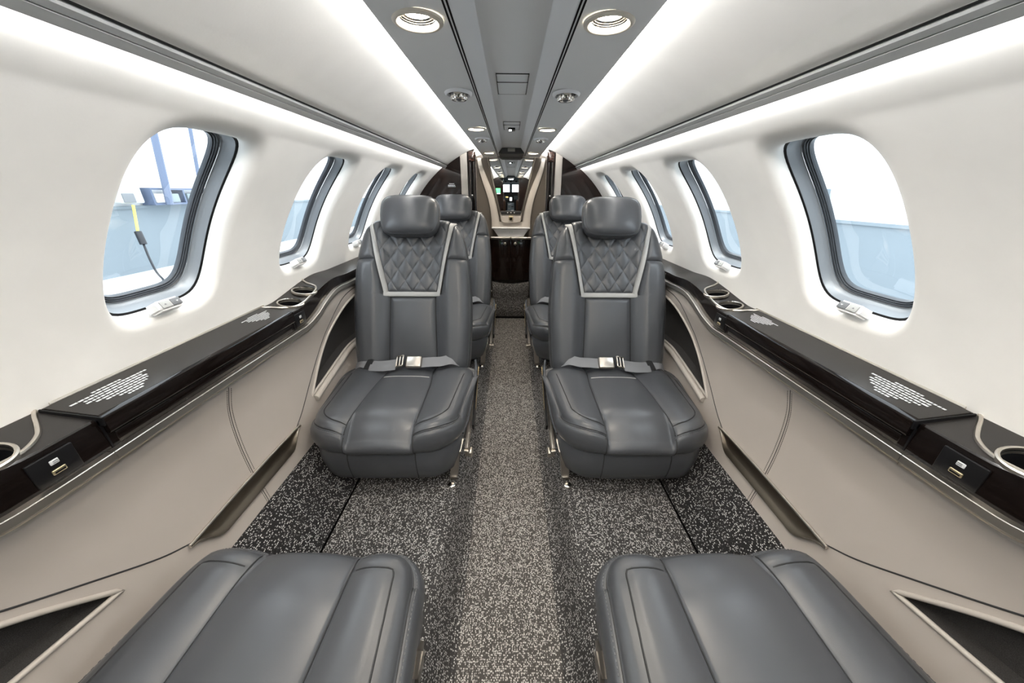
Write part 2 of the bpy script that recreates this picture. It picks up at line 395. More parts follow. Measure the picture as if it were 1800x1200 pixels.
# ------------------------------------------------------------------ windows
def make_window(k, yc, s):
    root = struct('window_%d' % k)
    root['label'] = 'cabin window %s of the %s wall' % (('behind the camera', 'beside the camera', 'nearest to the camera', 'second from the camera', 'third from the camera', 'farthest from the camera')[(k-1) % 6], 'left' if s < 0 else 'right')
    n = 96
    def loop(shr, dep):
        out = []
        for j in range(n):
            a = 2*pi*j/n; y, arc = outline(cos(a)*.6, sin(a), shr); out.append(shell(WA+math.degrees(arc/RR), yc+y, s, dep))
        return out
    def band(nm, prof, m):
        L = [loop(*p) for p in prof]; g = G(); g.grid(lambda i, j: L[i][j], len(L), n, cj=True); return obj(nm, g, m, root, angle=30)
    band('shadow_gap', [(-.004, .030), (.004, .034)], 'black')
    band('reveal', [(-.002, .036), (.002, .034), (.0035, .035), (.008, .046), (.0125, .0535), (.014, .0545), (.0155, .054)], 'frame')
    band('gasket', [(.0145, .055), (.0165, .0578), (.0185, .0562), (.0195, .0598), (.0215, .0582), (.0225, .0622), (.0245, .0606), (.0265, .068)], 'gasket')
    L = loop(.0245, .064); g = G(); cx = shell(WA, yc+.01, s, .064)
    g.grid(lambda i, j: [cx[a]+(L[j][a]-cx[a])*(.02, .5, 1)[i] for a in range(3)], 3, n, cj=True); g.f.append(tuple(range(n)))
    obj('pane', g, 'glass', root)
    # shade switch on the lower lip
    a0 = WA+math.degrees(WHS/RR)
    base = Vector(shell(a0-1.0, yc-.008, s, .004))
    n_in = Vector((-s*cos(rad(28)), 0, sin(rad(28)))); tan = Vector((-s*sin(rad(28)), 0, -cos(rad(28)))); ey = Vector((0, 1, 0))
    rot = Matrix((ey, n_in, -tan)).transposed()   # local x = along cabin, y = into the cabin, z = up the wall
    if rot.determinant() < 0: rot = Matrix((-ey, n_in, -tan)).transposed()
    g = G(); bm = bmesh.new(); bmesh.ops.create_cube(bm, size=1)
    for v in bm.verts:
        v.co.x *= .066; v.co.y *= .030; v.co.z *= .022
        if v.co.y > 0: v.co.x *= .80
    bmesh.ops.bevel(bm, geom=bm.edges[:], offset=.0045, segments=3, affect='EDGES')
    bm.verts.index_update(); g.add([tuple(base+rot @ v.co) for v in bm.verts], [[v.index for v in f.verts] for f in bm.faces]); bm.free()
    sw = obj('shade_switch', g, 'whitepl', root); sw['label'] = 'white shade switch with two grey arrow buttons'
    flip = -1 if rot.col[0].y < 0 else 1
    for q, mm in ((-1, 'greybtn'), (1, 'dkbtn')):
        g = G(); c = base+rot @ Vector((q*flip*.0115, .0150, 0)); g.rbox(c, (.0215, .003, .0145), .001, 2, rot); bt = obj('button', g, mm, sw)
    for q in (-1, 1):
        g = G(); tri = [(-.0028, -.0013*-q), (.0028, -.0013*-q), (0, .0018*-q)]
        vs = [tuple(base+rot @ Vector((q*flip*.0135+a, .0169, b))) for a, b in tri]+[tuple(base+rot @ Vector((q*flip*.0135+a, .0160, b))) for a, b in tri]
        g.add(vs, [(0, 1, 2), (3, 5, 4), (0, 3, 4, 1), (1, 4, 5, 2), (2, 5, 3, 0)]); obj('arrow', g, 'dkbtn' if q < 0 else 'print', sw, smooth=False)
    return root
k = 0
for s in (-1, 1):
    for yc in WIN: k += 1; make_window(k, yc, s)

# ------------------------------------------------------------------ floor
FZ, AZ = -.93, -1.03
FLOOR = struct('floor', label='speckled grey carpet floor with a lowered centre aisle')
for s in (-1, 1):
    y0, y1 = -1.1, 2.93
    g = G(); q = spline([(.535, FZ), (.552, FZ+.012), (.585, FZ+.045), (.635, FZ+.098), (.678, -.795), (.70, -.79)], 15)
    g.grid(lambda i, j: (s*q[j][0], y0+(y1-y0)*i/24, q[j][1]), 25, 15); obj('side_carpet', g, 'carpet_dark', FLOOR)
    g = G(); q2 = [(.5275, FZ), (.5275, FZ-.015), (.536, FZ-.015), (.536, FZ)]; g.grid(lambda i, j: (s*q2[j][0], (y0, y1)[i], q2[j][1]), 2, 4); obj('track_gap', g, 'black', FLOOR, smooth=False)
    g = G(); q3 = [(.528, FZ), (.36, FZ), (.21, FZ)]; g.grid(lambda i, j: (s*q3[j][0], y0+(y1-y0)*i/24, q3[j][1]), 25, 3); obj('seat_carpet', g, 'carpet', FLOOR)
    g = G(); q4 = spline([(.21, FZ), (.192, FZ-.004), (.180, FZ-.02), (.160, FZ-.06), (.144, FZ-.09), (.132, AZ), (.124, AZ)], 17); g.grid(lambda i, j: (s*q4[j][0], y0+(y1-y0)*i/24, q4[j][1]), 25, 17); obj('aisle_kerb', g, 'carpet', FLOOR)
g = G(); g.grid(lambda i, j: (-.126+.252*j/4, -1.1+4.03*i/24, AZ), 25, 5); obj('aisle_runner', g, 'carpet_aisle', FLOOR)
g = G(); g.box((0, .30, -1.09), (1.5, 5.8, .06)); obj('subfloor', g, 'black', FLOOR)

# ------------------------------------------------------------------ side ledges
ZT = [(-1.2, -.305), (0.0, -.305), (.15, -.300), (.36, -.337), (.40, -.338), (.44, -.338), (.97, -.338), (1.00, -.338), (1.04, -.337), (1.25, -.300), (1.40, -.305), (2.6, -.305)]
ZR = [(-1.2, -.338), (.0, -.338), (.10, -.330), (.16, -.333), (.22, -.362), (.30, -.392), (.36, -.3965), (.42, -.397), (.98, -.397), (1.03, -.3965), (1.10, -.381), (1.18, -.352), (1.26, -.334), (1.40, -.338), (2.6, -.338)]
CUPS = [(.703, 1.050), (.703, 1.135), (.703, .345), (.703, .258)]
LID0, LID1 = .455, .975
def ztop(y): return interps(ZT, y)
def zrail(y): return interps(ZR, y)
for s, sd in ((-1, 'left'), (1, 'right')):
    t = thing('side_ledge', 'dark glossy ledge with silver rail along the %s wall below the windows' % sd, 'ledge', (s*.70, .7, -.34))
    ys = lin(YF+.01, YB-.005, 640)
    keep = lambda c: all((abs(c[0])-x)**2+(c[1]-y)**2 > .0335**2 for x, y in CUPS)
    g = G(); xs = lin(.668, .757, 19)
    g.grid(lambda i, j: (s*xs[j], ys[i], ztop(ys[i])+(xs[j]-.668)*.18), 640, 19, keep=keep); obj('top', g, 'satin', t)
    yy = lin(YF+.01, YB-.005, 160); g = G()
    def face(i, j):
        y = yy[i]; a, b = ztop(y), zrail(y)
        return [(s*.668, y, a), (s*.6655, y, a-.0025), (s*.6635, y, a+(b-a)*.5), (s*.662, y, b)][j]
    g.grid(face, 160, 4); obj('front_face', g, 'gloss', t)
    # lid with its proud front, and the slot below it
    g = G(); ll = lin(LID0, LID1, 30)
    def lid(i, j):
        y = ll[i]; z = ztop(y); p = [(.744, z+.0135), (.744, z+.0185), (.742, z+.0190), (.672, z+.0075), (.660, z+.0055), (.656, z+.003), (.6545, z-.001), (.654, z-.024), (.656, z-.027), (.664, z-.027)][j]
        return (s*p[0], y, p[1])
    g.grid(lid, 30, 10); n0 = len(g.v); g.f += [tuple(n0-300+k for k in range(10)), tuple(n0-10+k for k in range(10))]
    L = obj('lid', g, 'gloss', t, angle=25); L['label'] = 'dark table lid with white printed notice'
    # satin upper skin of the lid
    g = G(); g.grid(lambda i, j: (s*(.742, .662)[j], (LID0+.001, LID1-.001)[i], ztop(.7)+(.0193, .0062)[j]), 2, 2); obj('lid_top', g, 'satin', L)
    for y in (LID0-.002, LID1+.002):
        g = G(); g.box((s*.7, y, -.3345), (.094, .0025, .016), Matrix.Rotation(-s*rad(9), 3, 'Y')); obj('joint', g, 'black', t, smooth=False)
        g = G(); g.box((s*.6628, y, -.367), (.003, .0025, .056)); obj('joint', g, 'black', t, smooth=False)
    g = G(); g.rbox((s*.6640, .715, -.3805), (.004, .50, .021), .0015); obj('slot_panel', g, 'gloss', t)
    # printed notices
    for yc, sc in ((.530, 1), (.905, .8)):
        g = G(); rows = [.050, .125, .098, .104, .088, .070, .042, .026]; rnd = random.Random(3)
        for r, Lr in enumerate(rows):
            Lr *= sc; x = .722-.0072*r*sc*.95; y = -Lr/2
            while y < Lr/2-.002:
                wl = rnd.choice((.0045, .006, .0075, .010))*sc; wl = min(wl, Lr/2-y)
                cy = yc+s*-y-(s*wl/2); zz = ztop(.7)+.0062+(x-.662)*.1637+.0006
                g.box((s*x, cy, zz), (.0033*sc, wl, .0005), Matrix.Rotation(-s*rad(9.3), 3, 'Y')); y += wl+.0018*sc
        o = obj('printed_notice', g, 'print', L, smooth=False); o['kind'] = 'stuff'
    # usb outlets on the front face
    for yc in (.385, 1.015):
        a, b = ztop(yc), zrail(yc); x = s*.6628; z = (a+b)/2-.001
        g = G(); g.rbox((x, yc, z), (.004, .054, .042), .0015); pl = obj('outlet_plate', g, 'black', t)
        g = G(); g.rbox((x-s*.0022, yc, z-.0075), (.003, .0165, .0075), .0012); obj('usb_port', g, 'gold', pl)
        g = G(); g.box((x-s*.0038, yc, z-.0082), (.0005, .0125, .0028)); obj('port_slot', g, 'black', pl)
        g = G(); g.rbox((x-s*.0022, yc, z+.0075), (.002, .0105, .0075), .003); obj('indicator', g, 'print', pl)
        g = G()
        for q in (-1, 1): g.box((x-s*.0034, yc+.001, z+.0075+q*.0013), (.0004, .006, .0010))
        obj('indicator_mark', g, 'dkbtn', pl)
    # rail in three lengths and the wall trim
    for y0, y1 in ((YF+.02, .4425), (.4435, .9865), (.9875, YB-.01)):
        n = max(12, int((y1-y0)/.012)); p = [(.662, .0035), (.6505, .0030), (.6492, .0022), (.6488, -.0100), (.6500, -.0112), (.6530, -.0118), (.6530, -.0140), (.6512, -.0148), (.6520, -.0190), (.664, -.0195)]
        g = G(); g.grid(lambda i, j: (s*p[j][0], y0+(y1-y0)*i/(n-1), zrail(y0+(y1-y0)*i/(n-1))+p[j][1]), n, len(p)); obj('rail', g, 'metal', t, angle=20)
    g = G(); g.tube([(s*.7525, y, ztop(y)+.0175) for y in lin(.47, .995, 20)], .0042, 8); obj('wall_trim', g, 'metal', t)
    g = G(); g.tube([(s*.7525, y, ztop(y)+.0162) for y in lin(1.215, YB-.02, 20)], .003, 8); obj('wall_trim', g, 'nickel', t)
    # cup holders: rings, wells and the curved trim around them
    for m_, yb in ((1, 1.0925), (-1, .3015)):
        pts = [(.7525, -.098), (.742, -.085), (.732, -.075), (.712, -.078)] ; z = lambda x, y: ztop(y)+(x-.668)*.18
        path = ([(.752, yb-m_*.112), (.735, yb-m_*.098), (.708, yb-m_*.088), (.690, yb-m_*.074), (.677, yb-m_*.05), (.672, yb-m_*.02)] if m_ > 0 else [(.752, .452), (.738, .440), (.716, .424), (.694, .405), (.680, .380), (.673, .345), (.671, .32)])+[(.672, yb+m_*.0), (.674, yb+m_*.055), (.684, yb+m_*.082), (.702, yb+m_*.092), (.722, yb+m_*.098), (.742, yb+m_*.112), (.752, yb+m_*.125)]
        g = G(); g.tube([(s*x, y, z(x, y)+.0015) for x, y in spline(path, 60)], .0032, 8); obj('cup_trim', g, 'metal', t)
    for x, y in CUPS:
        zz = ztop(y)+(x-.668)*.18; tilt = Matrix.Rotation(-s*rad(10), 3, 'Y')
        def lath(prof):
            g = G(); n = 36
            def P(i, j):
                a = 2*pi*j/n; p = tilt @ Vector((prof[i][0]*cos(a), prof[i][0]*sin(a), prof[i][1])); return (p.x+s*x, p.y+y, p.z+zz+interp([(0, 0), (1, 0)], 0))
            g.grid(P, len(prof), n, cj=True); return g
        r = obj('cup_ring', lath([(.0385, -.004), (.0385, .003), (.0365, .0045), (.0340, .0035), (.0330, -.006)]), 'metal', t)
        obj('cup_well', lath([(.0335, .000), (.0320, -.06), (.001, -.061)]), 'black', t)

# ------------------------------------------------------------------ side panels below the ledges
YM = .703
def px_(z): return interps([(-.85, .667), (-.80, .676), (-.70, .690), (-.60, .696), (-.50, .690), (-.42, .668), (-.39, .662), (-.30, .662)], z)
CAV = [(1.022, -.655), (1.06, -.616), (1.10, -.575), (1.15, -.528), (1.20, -.487), (1.25, -.452), (1.30, -.425), (1.36, -.408), (1.45, -.398), (1.56, -.405), (1.60, -.44), (1.60, -.56), (1.56, -.605), (1.45, -.607), (1.34, -.603), (1.25, -.615), (1.12, -.638)]
CAVM = [(2*YM-y, z) for y, z in CAV]
GAP = [(.898, -.702), (.96, -.665), (1.05, -.592), (1.13, -.522), (1.19, -.462), (1.24, -.415), (1.30, -.385), (1.40, -.372), (1.60, -.372)]
for s, sd in ((-1, 'left'), (1, 'right')):
    t = thing('sidewall_lining', 'beige leather panel with stitched seam and bronze pocket below the %s ledge' % sd, 'wall panel', (s*.69, YM, -.80))
    ys = lin(YF+.01, YB-.005, 460); nz = 66
    def P(i, j):
        y = ys[i]; zt = zrail(y)-.012; z = -.815+(zt+.815)*j/(nz-1); x = px_(z)
        d = abs(y-YM); x += .0012*math.exp(-(d/.004)**2)
        return (s*x, y, z)
    g = G(); g.grid(P, 460, nz, keep=lambda c: not (inpoly(c[1], c[2], CAV) or inpoly(c[1], c[2], CAVM))); obj('leather_panel', g, 'beige', t)
    for cav, mm in ((CAV, 1), (CAVM, -1)):
        c2 = spline(cav+[cav[0]], 90)[:-1]
        g = G(); n = len(c2)
        cy, cz = sum(p[0] for p in cav)/len(cav), sum(p[1] for p in cav)/len(cav)
        def W(i, j):
            y, z = c2[j]; f = (1, .97, .95, .5, .02)[i]; dx = (0, .028, .034, .034, .034)[i]
            y, z = cy+(y-cy)*f, cz+(z-cz)*f; return (s*(px_(z)+dx), y, z)
        g.grid(W, 5, n, cj=True); g.f.append(tuple(4*n+k for k in range(n))); o = obj('recess_lining', g, 'fabric', t); o['label'] = 'dark fabric lined recess beside the seat'
        g = G(); g.tube([(s*(px_(z)-.001), y, z) for y, z in c2], .0045, 10, closed=True); obj('recess_rim', g, 'beige2', t)
        gp = spline(GAP, 60); gp = gp if mm > 0 else [(2*YM-y, z) for y, z in gp]
        g = G(); g.tube([(s*(px_(z)+.0002), y, z) for y, z in gp], .0017, 6); obj('panel_joint', g, 'groove', t)
        # sloping frame below the recess
        fr = [(1.03, -.672), (1.12, -.655), (1.25, -.632), (1.34, -.620), (1.58, -.622)]; fr = fr if mm > 0 else [(2*YM-y, z) for y, z in fr]
        if mm > 0: g = G(); g.tube([(s*(px_(z)-.004), y, z) for y, z in spline(fr, 30)], .012, 10, flat=1.0); obj('frame_roll', g, 'beige2', t)
    # stitched seam
    g = G()
    for dy in (-.0065, .0065):
        for k in range(72):
            z = -.437-.0052*k
            if -.752 < z < -.690: continue
            g.box((s*(px_(z)-.0004), YM+dy, z), (.0012, .0011, .0034))
    o = obj('seam_stitching', g, 'beige_thread', t, smooth=False); o['kind'] = 'stuff'
    g = G(); g.tube([(s*(px_(z)+.0009), YM, z) for z in lin(-.43, -.81, 30)], .0008, 6); obj('seam', g, 'groove', t)
    # bronze pocket
    top = [(y, -.6975+.004*sin(pi*(y-.497)/.415)) for y in lin(.497, .912, 40)]
    bot = [(y, -.7000-.046*min(1, sm(0, 1, (y-.497)/.075))*min(1, sm(0, 1, (.912-y)/.075))) for y in lin(.497, .912, 40)]
    g = G(); dep = [0, .003, .007, .0085, .0085, .006, .002, 0]
    g.grid(lambda i, j: (s*(px_(top[i][1]+(bot[i][1]-top[i][1])*j/7)-.0100+dep[j]*min(1, (top[i][1]-bot[i][1])/.03)), top[i][0], top[i][1]+(bot[i][1]-top[i][1])*j/7), 40, 8); po = obj('pocket', g, 'bronze', t); po['label'] = 'long bronze metal pocket insert'
    g = G(); g.tube([(s*(px_(z)-.006), y, z) for y, z in top+bot[::-1]], .0034, 8, closed=True); obj('pocket_rim', g, 'metal', po)

# ------------------------------------------------------------------ seats
PHI = rad(21.5); HY, HZ = .270, .235
def bk(x, s_, d): return (x, HY+s_*sin(PHI)-d*cos(PHI), HZ+s_*cos(PHI)+d*sin(PHI))
HWT = [(0, .222), (.03, .233), (.14, .240), (.27, .243), (.40, .236), (.48, .227), (.555, .213), (.595, .198), (.622, .176), (.640, .140)]
def hw(s_): return interps(HWT, s_)
def xin(s_): return .097+.003*cos(s_*9) if s_ < .325 else .097+(s_-.325)*(.060/.30)
def D(x, s_):
    h = hw(s_); e = max(0, h-abs(x)); d = .038*sm(.085, .160, abs(x))*(1-.5*sm(.42, .60, s_))
    r = .050
    if e < r: d -= r*(1-sqrt(max(0, 1-((r-e)/r)**2)))
    if s_ > .60: d -= .045*(1-sqrt(max(0, 1-((s_-.60)/.041)**2))) if s_ < .641 else .045
    if s_ < .05: d -= .020*((.05-s_)/.05)**2
    return d+.012*sin(min(s_, .4)*pi/.4)*max(0, 1-(x/.12)**2)
def patch(xl, xr, s0, s1, puff, ni, nj, edges=(1, 1, 1, 1), lift=0, quilt=False):
    g = G()
    def P(i, j):
        s_ = s0+(s1-s0)*i/(ni-1); a, b = xl(s_), xr(s_); tt = j/(nj-1); x = a+(b-a)*tt
        d = D(x, s_)+lift; wd = b-a
        e = 1e9
        if edges[0]: e = min(e, tt*wd)
        if edges[1]: e = min(e, (1-tt)*wd)
        if edges[2]: e = min(e, s_-s0)
        if edges[3]: e = min(e, s1-s_)
        d -= puff*(1-min(1, e/.022))**2.2
        if quilt:
            p, q = (x/.060+(s_-.335)/.092), (x/.060-(s_-.335)/.092)
            d += .0068*(abs(sin(pi*p))*abs(sin(pi*q)))**.30-.003
        return bk(x, s_, d)
    g.grid(P, ni, nj); return g
def make_seat(RC=.10, BOW=.015, TAPER=.09, lever=True, ROLL=.050):
    t = thing('cabin_armchair', '', 'seat')
    # --- backrest
    for sgn in (-1, 1):
        L_ = (lambda s_: -hw(s_)) if sgn < 0 else (lambda s_: xin(s_)+(.021 if s_ > .325 else 0))
        R_ = (lambda s_: -xin(s_)-(.021 if s_ > .325 else 0)) if sgn < 0 else (lambda s_: hw(s_))
        ed = (0, 1, 0, 1) if sgn < 0 else (1, 0, 0, 1)
        obj('back_bolster', patch(L_, R_, 0, .468, .012, 70, 40, ed), 'leather', t)
        ed = (0, 1, 1, 0) if sgn < 0 else (1, 0, 1, 0)
        obj('shoulder_bolster', patch(L_, R_, .469, .640, .010, 34, 40, ed), 'leather', t)
        g = G()
        n = 24
        def st(i, j):
            s_ = .327+(.633-.327)*i/(n-1); x0 = xin(s_); x = sgn*(x0+(.0015, .003, .010, .018, .0195)[j]); return bk(x, s_, D(x, s_)+(-.008, -.001, .002, -.001, -.008)[j])
        g.grid(st, n, 5); o = obj('accent_strip', g, 'accent', t); o['label'] = 'slanted light grey leather strip'
    obj('lumbar_panel', patch(lambda s_: -xin(s_), lambda s_: xin(s_), 0, .315, .012, 50, 40, (1, 1, 0, 1)), 'leather', t)
    o = obj('quilted_panel', patch(lambda s_: -xin(s_), lambda s_: xin(s_), .335, .636, .006, 150, 120, (1, 1, 1, 0), .001, True), 'leather', t); o['label'] = 'diamond quilted leather panel'
    g = G()
    def hs(i, j):
        x = -.117+.234*i/23; s_ = .3255+(-.0105, -.009, 0, .009, .0105)[j]; return bk(x, s_, D(x, s_)+(-.008, -.0005, .0025, -.0005, -.008)[j])
    g.grid(hs, 24, 5); o = obj('accent_strip', g, 'accent', t); o['label'] = 'horizontal light grey leather strip'
    # shell of the backrest: sides, top and back
    n = 60; sl = lin(0, .640, n); loop = [(-hw(s_), s_) for s_ in sl]+[(-.14+.28*k/12, .640) for k in range(1, 12)]+[(hw(s_), s_) for s_ in sl[::-1]]
    g = G(); m_ = len(loop)
    def sh(i, j):
        x, s_ = loop[j]; f, d = ((1, None), (1.004, -.040), (1.0, -.075), (.93, -.105), (.80, -.118), (.4, -.125))[i]
        return bk(x*f, .30+(s_-.30)*(f if f < 1 else 1), D(x*.9999, min(s_, .6399)) if d is None else d)
    g.grid(sh, 6, m_); g.f.append(tuple(5*m_+k for k in range(m_))); obj('back_shell', g, 'leather', t, angle=70)
    g = G()   # stitches down both sides of the backrest
    for sgn in (-1, 1):
        for k in range(95):
            s_ = .03+.0058*k; x = sgn*(hw(s_)-.004); p = bk(x, s_, D(x, s_)+.0006); g.box(p, (.0012, .0012, .0034), Matrix.Rotation(-PHI, 3, 'X'))
    o = obj('side_stitching', g, 'leather_seam', t, smooth=False); o['kind'] = 'stuff'
    # --- headrest
    g = G(); hc, hh, hw_ = .637, .083, .119
    ni, nj = 28, 44
    def hr(i, j):     # superellipsoid pillow, flatter at the back
        th = -pi/2+pi*i/(ni-1); ph = 2*pi*j/nj
        sp = lambda v, p: math.copysign(abs(v)**p, v)
        x = hw_*sp(cos(ph), .42)*sp(cos(th), .55); s_ = hh*sp(sin(ph), .50)*sp(cos(th), .55); d = sin(th)
        d = .052*sp(d, .80) if d > 0 else .040*sp(d, .6)
        x *= 1-.06*(-s_/hh if s_ < 0 else 0)
        return bk(x, hc+s_, .022+d-.012*(s_/hh)+.008*(1-(x/hw_)**2)*(1 if d > 0 else 0))
    g.grid(hr, ni, nj, cj=True); hd = obj('headrest', g, 'leather', t, angle=80)
    g = G(); sp = lambda v, p: math.copysign(abs(v)**p, v); pth = []
    for j in range(64):
        ph = 2*pi*j/64; th = .42; x = hw_*sp(cos(ph), .42)*sp(cos(th), .55); s_ = hh*sp(sin(ph), .50)*sp(cos(th), .55); x *= 1-.06*(-s_/hh if s_ < 0 else 0)
        pth.append(bk(x, hc+s_, .022+.052*sin(th)**.8-.012*(s_/hh)+.008*(1-(x/hw_)**2)))
    g.tube(pth, .0016, 6, closed=True); obj('headrest_piping', g, 'leather', hd)
    # --- cushion
    HW, YA, YBk = .256, -.155, .275
    def yf(x):
        e = abs(x)-(HW-RC); base = YA+BOW*(x/HW)**2
        return base if e <= 0 else base+RC-sqrt(max(0, RC*RC-e*e))
    def ybk(x):
        e = abs(x)-(HW-.04); return YBk if e <= 0 else YBk-.04+sqrt(max(0, .04**2-e*e))
    us = [-1+.0005, -.997, -.985, -.965, -.94, -.91, -.87, -.82, -.76, -.70, -.64, -.58, -.53, -.49, -.47, -.455, -.44]
    us += [-.425, -.41, -.39, -.36, -.31, -.25, -.18, -.10]; us = us+[0]+[-u for u in us[::-1]]
    iseam = 16; nv = 46
    def seam_u(v): return .455-.05*sm(-1, 1, v)+.10*sm(-.1, -1, v)*0-.045*sm(.2, 1, v)
    def ux(u, v):
        b = .44; su = seam_u(v)
        return math.copysign(abs(u)/b*su if abs(u) <= b else su+(abs(u)-b)/(1-b)*(1-su), u)
    def top(i, j):
        u = us[i]; tt = j/(nv-1); tt = tt*tt*(3-2*tt)*.35+tt*.65; v = -1+2*tt; x = ux(u, v)*HW
        y = yf(x)+(ybk(x)-yf(x))*tt
        dfr = (y-yf(x)); dsd = HW-abs(x); db = ybk(x)-y; d = min(dfr, dsd)
        z = .258-.006*v
        if abs(u) <= .44: z += .016*(1-(abs(u)/.44)**2.4)+.006*sm(1.0, -.2, v)
        else: q = (abs(u)-.44)/.56; z += .020*(1-abs(2*q-1)**2.2)
        if abs(abs(u)-.44) < .001: z -= .004
        cen = 1-sm(.40, .46, abs(u))
        rr = .06+.05*cen
        e = dfr
        if e < rr: z -= .013*(1-cen)*(1-sqrt(max(0, 1-((rr-e)/rr)**2)))+ROLL*cen*(1-e/rr)**2
        if dsd < .05: z -= .007*(1-sqrt(max(0, 1-((.05-dsd)/.05)**2)))
        dd = min(dfr, dsd)      # inset seam on the bolster panels
        if abs(u) > .445: z -= .0048*math.exp(-((dd-.030)/.0035)**2)
        if db < .06: z -= .012*(1-db/.06)**2
        return (x*(1-TAPER*(1-tt)), y, z)
    g = G(); g.grid(top, len(us), nv); nu = len(us)
    per = [(i, 0) for i in range(nu)]+[(nu-1, j) for j in range(1, nv)]+[(i, nv-1) for i in range(nu-2, -1, -1)]+[(0, j) for j in range(nv-2, 0, -1)]
    P0 = [Vector(top(*q)) for q in per]; n = len(P0); nrm = []
    for k in range(n):
        tn = P0[(k+1) % n]-P0[k-1]; v = Vector((tn.y, -tn.x, 0)); v = v.normalized() if v.length > 1e-7 else Vector((0, -1, 0)); nrm.append(v)
    for _ in range(3): nrm = [(nrm[k-1]+nrm[k]*2+nrm[(k+1) % n]).normalized() for k in range(n)]
    CW_ = [(1-sm(.42, .46, abs(us[q[0]]))) if q[1] == 0 else 0 for q in per]     # 1 on the centre panel's front
    def zb(k): return .176+.062*sm(-.06, .25, P0[k].y)
    def side(prof):
        def P(i, k):
            o_, f = prof[i]; so = interp([(-.1, -.01), (0, 0), (.05, .0035), (.12, .009), (.25, .0175), (.45, .025), (.62, .0265), (.82, .020), (.95, .010), (1, .003)], f) if f <= 1 else o_
            o_ = o_+(so-o_)*CW_[k]; p = P0[k]+nrm[k]*o_
            z = p.z+(zb(k)-p.z)*f if f <= 1 else zb(k)+(.046+.055*sm(.0, .25, P0[k].y)-zb(k))*(f-1)/.48
            return (p.x, p.y, z)
        return P
    pr = [(0, 0), (.0025, .03), (.0015, .055), (.006, .075), (.0045, .10), (.0095, .12), (.015, .20), (.0195, .34), (.0215, .50), (.020, .68), (.015, .84), (.008, .95), (.003, 1.0)]
    g.grid(side(pr), len(pr), n, cj=True); cu = obj('cushion', g, 'leather', t, merge=True, angle=50)
    pr2 = [(.003, 1.0), (.009, 1.06), (.010, 1.18), (.005, 1.28), (-.004, 1.40), (-.020, 1.46), (-.10, 1.48)]
    g = G(); g.grid(side(pr2), len(pr2), n, cj=True); g.f.append(tuple(6*n+k for k in range(n))); sk = obj('cushion_skirt', g, 'leather', t, angle=60)
    g = G()     # front vertical seams of the skirt and cushion
    for k in range(n):
        pass
    for off, fr in ((-.0045, -.012), (.0085, .112)):
        acc = 0
        for k in range(n):
            if per[k][1] == nv-1 or CW_[k] > .5: continue
            a, b = side([(off, fr)])(0, k), side([(off, fr)])(0, (k+1) % n); a, b = Vector(a), Vector(b); L = (b-a).length
            m_ = max(1, int(L/.0058)) if L > .003 else 0
            if L <= .003: continue
            for q in range(m_):
                c = a+(b-a)*((q+.5)/m_); ang = atan2(b.y-a.y, b.x-a.x); g.box(c+nrm[k]*.0004, (.0036, .0012, .0012), Matrix.Rotation(ang, 3, 'Z'))
    o = obj('edge_stitching', g, 'leather_seam', cu, smooth=False); o['kind'] = 'stuff'
    g = G()
    for k in range(n):
        if per[k][1] == 0 and us[per[k][0]] in (-.44, .44):
            g = G(); g.tube([Vector(side([(o_+.0004, f)])(0, 0+k)) for o_, f in pr[3:]+pr2[:5]], .0016, 6); obj('front_seam', g, 'groove', cu)
    for sgn in (-1, 1):
        ks = [k for k in range(n) if CW_[k] < .3 and per[k][1] < nv-1 and P0[k].x*sgn > 0]
        pts = [tuple(side([(.0024, .062)])(0, k)) for k in ks]; pts.sort(key=lambda p: atan2(p[1]-.10, abs(p[0])-.10)); out = [pts[0]]
        for p in pts[1:]:
            if (Vector(p)-Vector(out[-1])).length > .005: out.append(p)
        g = G(); g.tube(out, .0016, 6); obj('welt_seam', g, 'leather_dark', cu)
    tv = [top(i, j) for i in range(nu) for j in range(nv)]
    for sgn in (-1, 1):       # inset seam lines of the two bolster pads, and the seams beside the centre panel
        pts = []
        for k in range(n):
            if CW_[k] > .3 or per[k][1] == nv-1 or P0[k].x*sgn < 0: continue
            p = P0[k]-nrm[k]*.030
            if p.y > .20 or abs(p.x) < .455*HW*.90: continue
            ds = sorted(((p.x-q[0])**2+(p.y-q[1])**2, q[2]) for q in tv)[:4]
            wsum = sum(1/(d+1e-6) for d, _ in ds); pts.append((p.x, p.y, sum(zz/(d+1e-6) for d, zz in ds)/wsum+.0003))
        pts.sort(key=lambda p: atan2(p[1]-.10, abs(p[0])-.10)); out = [pts[0]]
        for p in pts[1:]:
            if (Vector(p)-Vector(out[-1])).length > .006: out.append(p)
        g = G(); g.tube(out, .0018, 6); obj('pad_seam', g, 'leather_dark', cu)
        js = [i for i, u in enumerate(us) if abs(u-sgn*.44) < .001][0]
        g = G(); g.tube([(q[0], q[1], q[2]+.0010) for q in (top(js, j) for j in range(nv-5))], .0016, 6); obj('panel_seam', g, 'leather_dark', cu)
        g = G(); g.tube([bk(sgn*xin(q), q, D(xin(q), q)-.0105) for q in lin(.01, .315, 24)], .0018, 6); obj('back_seam', g, 'leather_dark', t)
    # curved light piping on the cushion near the belt
    g = G(); g.tube([(x, .175-.018*(1-(x/.10)**2)+.006, .2545+.016*(1-(abs(x)/.100)**2.4)+.0015) for x in lin(-.088, .088, 24)], .0026, 6); obj('accent_piping', g, 'accent', cu)
    g = G(); g.lathe([(.0004, -.0015), (.008, -.001), (.0085, .001)], (0, P0[nu//2].y-.0055, .128), 20, axis='y'); obj('badge', g, 'nickel', sk)
    # --- belt
    b = obj('seat_belt', webgeo([(-.228, .262, .268), (-.20, .250, .286), (-.15, .236, .282), (-.10, .229, .286), (-.045, .225, .296)], .042), 'webbing', t)
